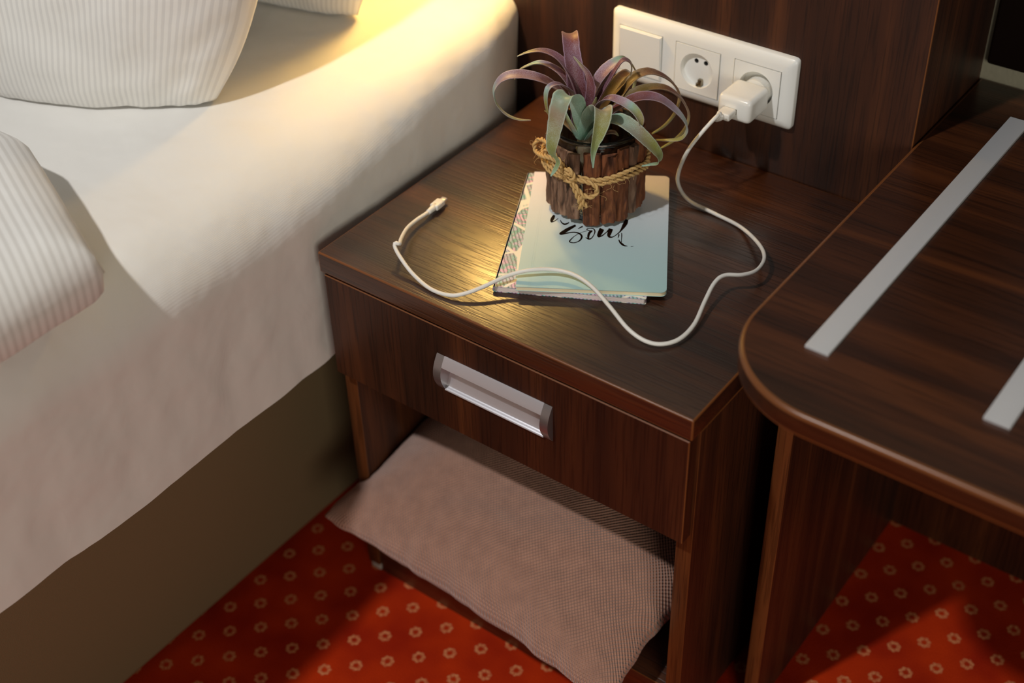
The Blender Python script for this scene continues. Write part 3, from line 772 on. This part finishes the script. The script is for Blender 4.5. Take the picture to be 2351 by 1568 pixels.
# ------------------------------------------------------------------ notebooks
def rounded_rect(w, h, rl, rr, n=8):
    pts = []
    for cx, cy, r, a0 in ((w - rr, rr, rr, -90), (w - rr, h - rr, rr, 0), (rl, h - rl, rl, 90), (rl, rl, rl, 180)):
        if r < 1e-6: pts.append((cx, cy)); continue
        for i in range(n + 1):
            a = math.radians(a0 + 90 * i / n); pts.append((cx + r * math.cos(a), cy + r * math.sin(a)))
    return pts
def sheet_block(name, w, h, rl, rr, z0, z1, m, mats, parent, uv=True):
    bm = bmesh.new(); uvl = bm.loops.layers.uv.new('UVMap')
    pts = rounded_rect(w, h, rl, rr)
    prism_bm(bm, pts, 'z', z0, z1)
    for f in bm.faces:
        for lp in f.loops: lp[uvl].uv = (lp.vert.co.x / w, lp.vert.co.y / h)
    for v in bm.verts: v.co = m @ v.co
    return from_bm(name, bm, mats, parent)
def frame2d(origin, ang):
    m = Matrix.Rotation(ang, 4, 'Z'); m.translation = origin; return m
# lower book: botanical cover
B2 = Vector((0.188, -0.3425, Z0)); a2 = math.radians(26.8)
bk = empty('paperback', B2, 'paperback with pink and teal leaf print cover lying under the mint notebook', 'book')
m2 = frame2d(B2, a2)
def arch(y):                                             # spine side swells open a little
    return 0.0028
sheet_block('pages', 0.1455, 0.205, 0.001, 0.0015, 0.0009, 0.0062, m2 @ Matrix.Translation((0.001, 0.0004, 0)), paper_white, bk)
for q in range(5):
    zz = 0.0016 + q * 0.0010
    sheet_block('page', 0.1455, 0.2052, 0.001, 0.0015, zz, zz + 0.00018, m2 @ Matrix.Translation((0.0012, 0.0000, 0)), paper_white, bk)
sheet_block('back_cover', 0.148, 0.207, 0.001, 0.002, 0.0003, 0.0009, m2, m_bot, bk)
sheet_block('front_cover', 0.148, 0.207, 0.001, 0.002, 0.0062, 0.0068, m2, m_bot, bk)
bm = bmesh.new(); uvl = bm.loops.layers.uv.new('UVMap')
sp_pts = [(-0.0012 * math.sin(math.pi * i / 8), 0.0003 + 0.0065 * i / 8) for i in range(9)] + [(0.0012, 0.0068), (0.0012, 0.0003)]
prism_bm(bm, [(p[0], p[1]) for p in sp_pts], 'y', 0.0, 0.207)
for f in bm.faces:
    for lp in f.loops: lp[uvl].uv = ((lp.vert.co.z) * 8, lp.vert.co.y / 0.207)
for v in bm.verts: v.co = m2 @ v.co
from_bm('spine', bm, m_bot, bk)
# upper notebook: mint gradient cover
B1 = Vector((0.210, -0.336, Z0)); a1 = math.radians(30.9)
nb = empty('notebook', B1, 'thin mint and white notebook with black brush lettering under the plant pot', 'notebook')
m1 = frame2d(B1, a1)
NW, NH = 0.1445, 0.2065; NZ0, NZ1 = 0.00685, 0.0120
sheet_block('back_cover', NW, NH, 0.0005, 0.006, NZ0, NZ0 + 0.0005, m1, m_mint, nb)
sheet_block('pages', NW - 0.0012, NH - 0.0008, 0.0005, 0.0058, NZ0 + 0.0005, NZ1 - 0.0006, m1 @ Matrix.Translation((0.0006, 0.0004, 0)), paper_cream, nb)
sheet_block('front_cover', NW, NH, 0.0005, 0.006, NZ1 - 0.0006, NZ1, m1, m_mint, nb)
for xo in (0.0115, 0.0135):
    bm = bmesh.new(); bm_box(bm, (xo, 0.0004, NZ1 - 0.0001), (xo + 0.0005, NH - 0.0004, NZ1 + 0.00012))
    for v in bm.verts: v.co = m1 @ v.co
    ul = bm.loops.layers.uv.new('UVMap'); mi = m1.inverted()
    for f in bm.faces:
        for lp in f.loops: q = mi @ lp.vert.co; lp[ul].uv = (q.x / NW, q.y / NH)
    from_bm('spine_crease', bm, m_mint, nb)
# brush lettering on the cover
S9 = 9.796
def lx(p): return on_z(1240 + p[0] / S9, 480 + p[1] / S9, Z0 + NZ1)
strokes = [
 [(800, 368, 44), (640, 450, 74), (520, 522, 74), (452, 556, 44), (500, 570, 20), (620, 540, 24), (760, 524, 24), (880, 552, 34), (935, 612, 44), (915, 682, 34), (850, 735, 20), (750, 760, 18), (662, 736, 26), (690, 690, 24), (765, 618, 13), (850, 565, 10), (950, 520, 8), (1060, 490, 8)],
 [(850, 446, 9), (900, 420, 22), (958, 392, 34)],
 [(1180, 492, 14), (1110, 490, 20), (1048, 458, 16), (1110, 434, 16), (1195, 445, 22), (1232, 505, 26), (1205, 590, 18), (1150, 660, 22), (1090, 676, 26), (1024, 642, 18)],
 [(1165, 490, 40), (1108, 540, 54), (1085, 610, 48), (1085, 668, 34)],
 [(1392, 446, 110), (1350, 530, 104), (1318, 596, 76), (1330, 622, 34), (1400, 596, 24), (1490, 524, 20), (1540, 470, 30)],
 [(1592, 446, 100), (1560, 540, 90), (1545, 600, 70), (1580, 634, 34), (1650, 622, 18), (1740, 560, 18), (1800, 500, 24), (1850, 430, 36)],
 [(1780, 530, 18), (1840, 450, 50), (1890, 370, 84), (1925, 310, 92), (1955, 240, 60)],
 [(1772, 556, 12), (1768, 600, 26), (1752, 655, 9)],
 [(1832, 540, 16), (1836, 600, 22), (1828, 700, 14), (1832, 745, 20)],
 [(1768, 690, 20), (1800, 750, 40), (1850, 795, 46), (1900, 826, 32), (1968, 836, 6)],
 [(2040, 846, 8), (2100, 836, 4)],
 [(320, 140, 40), (288, 200, 76), (256, 262, 60), (262, 292, 24), (330, 268, 18), (405, 212, 12)],
 [(455, 250, 12), (485, 305, 26), (545, 342, 34), (610, 328, 30), (655, 300, 16)],
]
bm = bmesh.new()
for st_ in strokes:
    c3 = catmull([Vector(p) for p in st_], 8)
    prev = None
    for i, c in enumerate(c3):
        d = (c3[min(i + 1, len(c3) - 1)] - c3[max(i - 1, 0)]); t2 = Vector((d.x, d.y)); t2 = t2.normalized() if t2.length > 0 else Vector((1, 0))
        nrm = Vector((-t2.y, t2.x)) * max(c.z, 3) / 2
        a3 = lx((c.x + nrm.x, c.y + nrm.y)); b3 = lx((c.x - nrm.x, c.y - nrm.y))
        h = 0.00015 + 0.00002 * (strokes.index(st_) % 3)
        va, vb = bm.verts.new((a3.x, a3.y, a3.z + h)), bm.verts.new((b3.x, b3.y, b3.z + h))
        if prev: bm.faces.new((prev[0], va, vb, prev[1]))
        prev = (va, vb)
bmesh.ops.recalc_face_normals(bm, faces=bm.faces)
lt = from_bm('lettering', bm, ink, nb); lt['label'] = 'black brush script lettering'

# ------------------------------------------------------------------ bark pot
PC = Vector((0.189, -0.169, Z0 + NZ1 + 0.0002))
pot = empty('bark_pot', PC, 'glass jar wrapped in bark strips tied with jute twine on the notebook', 'plant pot')
PH = 0.088
bm = bmesh.new()
gp = [(0.0, 0.0), (0.040, 0.0), (0.0445, 0.004), (0.0455, 0.012), (0.0455, PH), (0.0470, PH + 0.003), (0.0470, PH + 0.006), (0.0450, PH + 0.0075), (0.0430, PH + 0.0055), (0.0428, PH), (0.0428, 0.012), (0.040, 0.007), (0.0, 0.006)]
lathe_bm(bm, gp, PC, 64)
bmesh.ops.remove_doubles(bm, verts=bm.verts, dist=1e-6); bmesh.ops.recalc_face_normals(bm, faces=bm.faces)
jar = from_bm('glass_jar', bm, m_glass, pot, True)
gapang = math.atan2(*(lambda q: (q.y - PC.y, q.x - PC.x))(on_cyl(1334, 440, PC, 0.049)))
widths = [16, 15, 13, 9, 14, 8, 11, 17, 12, 14, 15, 11, 16, 13, 15, 12, 14, 10, 12, 13]
widths = [x * (2 * math.pi - 0.07 - 0.012 * len(widths)) / sum(widths) for x in widths]
a = gapang + 0.035
for k, wd in enumerate(widths):
    rng = random.Random(100 + k)
    a0, a1_ = a, a + wd; a = a1_ + 0.012
    zb_, zt_ = 0.0035 + rng.uniform(-0.0015, 0.004), PH + rng.uniform(-0.007, 0.002)
    th = rng.uniform(0.0032, 0.0058); r0 = 0.0459
    nx, nz_ = 8, 22
    bm = bmesh.new(); G = []
    for j in range(nz_ + 1):
        row = []
        for i in range(nx + 1):
            u = i / nx; t = j / nz_
            an = a0 + (a1_ - a0) * u + 0.012 * fbm((t * 4, k * 3.3, u)) * (1 if i in (0, nx) else 0)
            z = zb_ + (zt_ - zb_) * t + (0.0015 * fbm((u * 5, k, 2)) if j in (0, nz_) else 0)
            lump = 0.0016 * fbm((u * 3.5 + k * 5, t * 5, k)) + 0.0012 * fbm((u * 9, t * 4 + k, 7))
            edge = 1 - (abs(2 * u - 1) ** 4) * 0.55
            r = r0 + th * edge + lump
            row.append(bm.verts.new((PC.x + r * math.cos(an), PC.y + r * math.sin(an), PC.z + z)))
        G.append(row)
    Bk = [[bm.verts.new((PC.x + r0 * math.cos(a0 + (a1_ - a0) * i), PC.y + r0 * math.sin(a0 + (a1_ - a0) * i), PC.z + zb_ + (zt_ - zb_) * j)) for i in (0, 1)] for j in (0, 1)]
    for j in range(nz_):
        for i in range(nx): bm.faces.new((G[j][i], G[j][i + 1], G[j + 1][i + 1], G[j + 1][i]))
    bm.faces.new([G[j][0] for j in range(nz_ + 1)] + [Bk[1][0], Bk[0][0]]); bm.faces.new([G[j][nx] for j in range(nz_, -1, -1)] + [Bk[0][1], Bk[1][1]])
    bm.faces.new(list(reversed(G[0])) + [Bk[0][0], Bk[0][1]]); bm.faces.new(G[nz_] + [Bk[1][1], Bk[1][0]])
    bmesh.ops.recalc_face_normals(bm, faces=bm.faces)
    o = from_bm('bark_strip', bm, bark_b if (k in (15, 16, 17, 18, 19) or k % 5 == 3) else bark_a, pot, True); smooth_by_angle(o, math.radians(60))

# twine
RT = 0.0535; rr_ = 0.0024
def cyl_pts(px, r=RT): return [on_cyl(u, v, PC, r) for u, v in px]
def rope(name, pts, parent, r=rr_):
    bm = bmesh.new(); rope_bm(bm, resample(catmull(pts, 10), 0.0011), r)
    return from_bm(name, bm, jute, parent, True)
def behind(p_from, p_to, n=12, dz=0.0):
    a0 = math.atan2(p_from.y - PC.y, p_from.x - PC.x); a1 = math.atan2(p_to.y - PC.y, p_to.x - PC.x)
    while a1 < a0: a1 += 2 * math.pi
    return [Vector((PC.x + RT * math.cos(a0 + (a1 - a0) * i / n), PC.y + RT * math.sin(a0 + (a1 - a0) * i / n), p_from.z + (p_to.z - p_from.z) * i / n)) for i in range(1, n)]
for up_px in ([(1302, 403), (1338, 409), (1366, 414), (1389, 411), (1415, 404), (1440, 394), (1464, 383), (1482, 374)], [(1308, 410), (1351, 419), (1372, 423), (1397, 418), (1428, 410), (1453, 400), (1476, 388), (1486, 380)]):
    fr_pts = cyl_pts(up_px)
    lf = cyl_pts([(1252, 366), (1266, 384), (1284, 397)] if up_px[0][0] == 1302 else [(1250, 376), (1264, 394), (1286, 404)])
    pts = fr_pts + behind(fr_pts[-1], lf[0]) + lf + [fr_pts[0]]
    tw = rope('twine', pts, pot)
tw2 = rope('twine', cyl_pts([(1300, 404), (1284, 388), (1266, 370), (1253, 352), (1256, 342), (1270, 352), (1286, 372), (1302, 398)], RT + 0.003), pot)
RB = RT + 0.006
def loop3(px): return [on_cyl(u, v, PC, PR) for u, v, PR in px]
rope('twine_bow', loop3([(1305, 405, RT + .003), (1284, 378, RT + .005), (1268, 364, RT + .006), (1248, 358, RT + .007), (1236, 352, RT + .006)]) +
     [on_view_plane(1228, 342, PC, 0.000), on_view_plane(1229, 328, PC, 0.002), on_view_plane(1240, 320, PC, 0.002), on_view_plane(1254, 325, PC, -0.010)] + loop3([(1264, 336, RT + .003)]), pot)
rope('twine_bow', loop3([(1306, 404, RT + .003), (1315, 418, RT + .005), (1326, 434, RT + .006), (1338, 447, RT + .006), (1352, 453, RT + .006), (1365, 448, RT + .006), (1371, 436, RT + .006), (1363, 424, RT + .005), (1345, 417, RT + .004), (1322, 411, RT + .004), (1304, 404, RT + .003)]), pot)
rope('twine_end', loop3([(1308, 412, RT + .004), (1318, 433, RT + .004), (1326, 452, RT + .004), (1332, 468, RT + .003), (1333, 479, RT + .003)]), pot)
rope('twine_end', loop3([(1334, 447, RT + .004), (1338, 462, RT + .003), (1346, 475, RT + .003)]), pot)
# knot turns
rope('twine_knot', loop3([(1296, 396, RT + .002), (1300, 388, RT + .006), (1312, 394, RT + .007), (1316, 408, RT + .007), (1306, 416, RT + .005), (1296, 408, RT + .002), (1300, 396, RT + .006), (1312, 402, RT + .008)]), pot)
bm = bmesh.new()
rng = random.Random(3)
fz = [(1300, 402), (1285, 388), (1262, 372), (1240, 330), (1335, 446), (1370, 440), (1332, 474), (1345, 473), (1400, 416), (1445, 400), (1240, 352), (1295, 380), (1310, 410)]
for i in range(150):
    u, v = fz[i % len(fz)]
    p = on_cyl(u + rng.uniform(-14, 14), v + rng.uniform(-9, 9), PC, RT + rng.uniform(0.001, 0.005))
    d = Vector((rng.uniform(-1, 1), rng.uniform(-1, 1), rng.uniform(-1, 1))).normalized() * rng.uniform(0.003, 0.009)
    out = Vector((p.x - PC.x, p.y - PC.y, 0)).normalized()
    c = Vector((rng.uniform(-1, 1), rng.uniform(-1, 1), rng.uniform(-1, 1))) * 0.003
    q = [p, p + d * 0.5 + c + out * 0.002, p + d + out * 0.002]
    tube_bm(bm, catmull(q, 4), 0.00013, 4)
fzo = from_bm('twine_fuzz', bm, jute, pot); fzo['kind'] = 'stuff'

# ------------------------------------------------------------------ air plant: every leaf a ribbon of its own
AX = Vector((PC.x, PC.y, PC.z + 0.06))
plant = empty('air_plant', PC + Vector((0, 0, 0.02)), 'spiky air plant with curling maroon and blue-green leaves in the bark pot', 'plant')
K = 3.918
def leaf(pts, widths, mat, channel=0.28, twist=0.0, teeth=True, seed=0):
    P = [on_view_plane(1080 + x / K, 40 + y / K, AX, t / 1000.0) for x, y, t in pts]
    n = 7
    C = catmull(P, n)
    Wd = [w_.x for w_ in catmull([Vector((w_, 0, 0)) for w_ in widths], n)]
    far = max(P, key=lambda p: (p - P[0]).xy.length)
    az = Vector((far.x - P[0].x, far.y - P[0].y, 0))
    az = az.normalized() if az.length > 1e-6 else HV.copy()
    S0 = Vector((0, 0, 1)).cross(az)
    S0 = (S0 * math.cos(twist) + az * math.sin(twist)).normalized()
    rng = random.Random(seed)
    bm = bmesh.new(); uvl = bm.loops.layers.uv.new('UVMap')
    prev = None; m = len(C); rows = []
    Sprev = S0
    for i, c in enumerate(C):
        T = (C[min(i + 1, m - 1)] - C[max(i - 1, 0)]).normalized()
        S = S0 * 0.6 + Sprev * 0.4
        S = S - T * S.dot(T); S.normalize(); Sprev = S
        Nn = S.cross(T)
        hw = max(Wd[i] * 1.12, 0.4) / 2000.0
        row = []
        for s in (-1, -0.62, 0, 0.62, 1):
            jit = 1 + (rng.uniform(-0.05, 0.06) if abs(s) == 1 else 0)
            row.append(bm.verts.new(c + S * (s * hw * jit) - Nn * (channel * hw * s * s * 1.6)))
        rows.append(row)
    th = 0.0005
    for i in range(m - 1):
        for k in range(4):
            f = bm.faces.new((rows[i][k], rows[i][k + 1], rows[i + 1][k + 1], rows[i + 1][k]))
            for lp, (ii, kk) in zip(f.loops, ((i, k), (i, k + 1), (i + 1, k + 1), (i + 1, k))): lp[uvl].uv = (kk / 4, ii / (m - 1))
    o = from_bm('leaf', bm, mat, plant, True)
    md = o.modifiers.new('thickness', 'SOLIDIFY'); md.thickness = 0.0007; md.offset = 0
    md2 = o.modifiers.new('smooth', 'SUBSURF'); md2.levels = 1; md2.render_levels = 1
    return o
LV = [
 ([(1010,1000,0),(985,800,5),(950,600,10),(925,420,15),(905,280,22),(897,190,32),(893,150,46),(895,170,60),(900,230,70)], [13,16,17,16,15,15,13,9,3], leaf_maroon, 0.3, 0),
 ([(1000,1000,0),(975,830,0),(930,650,5),(860,480,8),(770,365,10),(650,310,12),(525,318,14),(420,352,16)], [12,15,16,14,11,8,5,1.5], leaf_maroon, 0.3, 0),
 ([(990,950,5),(940,760,12),(880,620,18),(800,510,22),(700,440,26),(610,418,28),(520,440,30),(440,482,30),(400,560,30)], [8,11,11,10,8,7,5,3.5,1], leaf_purple, 0.35, 0),
 ([(980,980,-5),(900,800,-10),(800,680,-12),(680,590,-14),(540,542,-15),(400,530,-15),(290,560,-15),(222,650,-15),(235,760,-14),(320,860,-10),(430,912,-6),(545,922,-2)], [12,16,18,18,17,16,13,9,7,6,4,1.5], leaf_purple, 0.2, 0),
 ([(980,1000,-10),(950,820,-16),(900,690,-20),(830,625,-24),(760,610,-28),(700,650,-32),(688,750,-34),(705,850,-34),(735,910,-32)], [8,9,9,8,7,6,5,4,3], leaf_purple, 0.35, 0),
 ([(990,1080,-15),(965,930,-22),(945,800,-30),(905,720,-40),(845,725,-52),(810,810,-58),(782,930,-60),(757,1060,-60),(737,1160,-58),(745,1220,-56),(782,1265,-54),(790,1310,-52),(762,1370,-52),(722,1430,-52)], [10,15,17,18,18,17,15,13,10,7,5,4,3.5,1], leaf_green, 0.3, 0),
 ([(1030,1050,-5),(1060,880,-2),(1082,720,0),(1090,600,2),(1062,500,4),(1000,425,6),(928,350,8)], [8,9,9,8,6,4,1], leaf_maroon, 0.4, 1.1),
 ([(1040,1000,5),(1090,800,10),(1145,620,15),(1225,500,20),(1310,420,25),(1385,385,30),(1440,420,36),(1485,485,40)], [12,15,17,17,14,10,6,2.5], leaf_purple, 0.3, 0.3),
 ([(1070,980,0),(1130,820,2),(1200,680,4),(1270,560,6),(1330,455,9),(1380,395,12),(1428,405,16),(1446,450,18),(1437,530,20)], [9,12,12,11,9,8,6,4,2], leaf_maroon, 0.3, 0.5),
 ([(1100,950,12),(1180,820,18),(1260,700,24),(1340,600,30),(1400,530,36),(1435,505,44),(1465,540,54),(1470,600,58),(1458,645,60)], [10,14,16,16,14,10,6,4,2], leaf_olive, 0.3, 0.2),
 ([(1120,980,8),(1240,850,12),(1350,720,16),(1430,605,20),(1510,535,24),(1620,508,26),(1750,550,28),(1840,630,30),(1870,730,30),(1830,860,30),(1740,970,32),(1630,1045,36)], [10,14,16,15,14,13,10,8,6,5,4,2], leaf_olive, 0.3, 0),
 ([(1140,1000,0),(1260,880,2),(1380,765,4),(1490,685,5),(1620,645,6),(1750,650,6),(1860,712,6),(1930,800,8),(1955,890,12),(1920,1000,16),(1820,1105,20),(1700,1180,24)], [8,11,13,13,12,11,9,8,6,5,4,2], leaf_olive, 0.3, 0),
 ([(1130,1020,-8),(1240,900,-12),(1350,815,-15),(1460,752,-18),(1580,728,-20),(1700,752,-22),(1820,835,-22),(1905,920,-20),(1940,1000,-16),(1890,1080,-10),(1770,1098,-4),(1640,1098,2)], [10,13,15,16,16,15,14,11,8,6,4,2], leaf_purple, 0.25, 0),
 ([(1090,1020,-12),(1130,880,-18),(1180,780,-22),(1250,742,-27),(1330,765,-32),(1410,805,-38),(1480,865,-42),(1520,940,-44),(1515,1010,-44)], [7,10,11,11,12,12,11,9,4], leaf_purple, 0.35, 0),
 ([(990,1110,-15),(1040,1020,-22),(1090,920,-32),(1140,855,-42),(1192,845,-54),(1182,930,-60),(1152,1040,-62),(1120,1140,-62),(1103,1240,-60),(1104,1355,-58)], [10,15,17,17,16,14,11,7,4,1], leaf_green, 0.4, 0.3),
 ([(1060,1090,-15),(1130,1000,-25),(1220,945,-35),(1330,935,-46),(1450,1005,-54),(1560,1100,-58),(1640,1175,-58),(1695,1245,-56),(1690,1300,-52),(1620,1315,-48),(1540,1335,-44)], [10,14,17,19,19,17,14,10,7,5,2], leaf_green, 0.2, 0),
 ([(1130,1090,-10),(1220,1050,-14),(1290,1040,-18),(1335,1068,-20)], [8,9,6,1], leaf_olive, 0.2, 0),
 ([(940,1040,5),(830,940,10),(730,875,15),(665,838,18)], [7,7,5,1], leaf_olive, 0.2, 0),
 ([(1020,1050,0),(1040,850,4),(1050,700,8),(1060,580,12)], [13,14,10,2], leaf_maroon, 0.3, 0.2),
 ([(1000,1060,2),(960,880,6),(950,720,10),(960,600,14)], [13,15,11,2], leaf_maroon, 0.3, 0),
 ([(1080,1050,-4),(1110,850,-6),(1132,715,-8)], [9,8,1], leaf_maroon, 0.3, 0.8),
 ([(960,1100,-12),(905,1010,-14),(865,920,-18),(850,840,-20)], [10,11,8,2], leaf_green, 0.3, 0),
 ([(1060,1060,-8),(1140,930,-8),(1240,850,-6),(1360,800,0)], [10,13,11,3], leaf_purple, 0.3, 0),
]
for i, (pts, wds, mat, chn, tws) in enumerate(LV): leaf(pts, wds, mat, chn, tws, True, i)
# short stem core where the leaves meet
bm = bmesh.new()
cb0 = on_view_plane(1080 + 1030 / K, 40 + 1060 / K, AX, -0.006)
tube_bm(bm, [Vector((PC.x, PC.y, PC.z + 0.0075)), Vector((PC.x - 0.002, PC.y, PC.z + 0.04)), cb0 + Vector((0, 0, -0.008)), cb0 + Vector((0, 0, 0.012))], lambda t: 0.010 - 0.003 * t, 14)
from_bm('stem', bm, leaf_olive, plant, True)

# ------------------------------------------------------------------ cushion in the open compartment
ex = Vector((1, 0, 0)); ey = Vector((0, math.cos(0.17), math.sin(0.17))); ez = ex.cross(ey)
cm = Matrix.Translation((0.208, -0.272, Z0 - 0.330)) @ Matrix.Rotation(math.radians(-4), 4, 'Z') @ basis(Vector((0, 0, 0)), ex, ey, ez)
def in_niche(p):
    if p.y > YP - 0.003: p.x = min(max(p.x, PT + 0.002), W_ - PT - 0.002)
    p.z = max(p.z, 0.0865); return p
cu = pillow_obj('cushion', 0.415, 0.35, 0.13, cm, m_cush, 0.004, 60, 60, 0.05, 2.0, 2.4, post=in_niche, wob=0.0045)
tag(cu, 'dusty pink woven cushion stuffed into the open nightstand compartment', 'cushion')

# ------------------------------------------------------------------ reading lamp on the headboard (above the picture)
LP = Vector((-0.092, -0.058, Z0 + 0.365))
lamp = empty('reading_lamp', Vector((LP.x, 0, LP.z + 0.05)), 'small metal reading lamp mounted on the headboard over the bed corner', 'lamp')
bm = bmesh.new(); prism_bm(bm, [(LP.x + 0.032 * math.cos(q * math.pi / 16), LP.z + 0.10 + 0.032 * math.sin(q * math.pi / 16)) for q in range(32)], 'y', -0.016, -0.0003)
from_bm('wall_mount', bm, lamp_metal, lamp)
bm = bmesh.new(); tube_bm(bm, catmull([Vector((LP.x, -0.014, LP.z + 0.10)), Vector((LP.x, -0.05, LP.z + 0.105)), Vector((LP.x, LP.y, LP.z + 0.085)), Vector((LP.x, LP.y, LP.z + 0.055))], 8), 0.006, 10)
from_bm('arm', bm, lamp_metal, lamp, True)
bm = bmesh.new(); lathe_bm(bm, [(0.012, 0.062), (0.030, 0.056), (0.0535, -0.030), (0.052, -0.030), (0.029, 0.053), (0.0, 0.057)], LP, 32)
bmesh.ops.recalc_face_normals(bm, faces=bm.faces)
from_bm('lamp_shade', bm, plain('shade_metal', srgb(200, 190, 170), 0.4, 0.6), lamp, True)
ll = light('reading_lamp_offscreen', 'POINT', LP, 3.9, (1.0, 0.62, 0.18), shadow_soft_size=0.022)
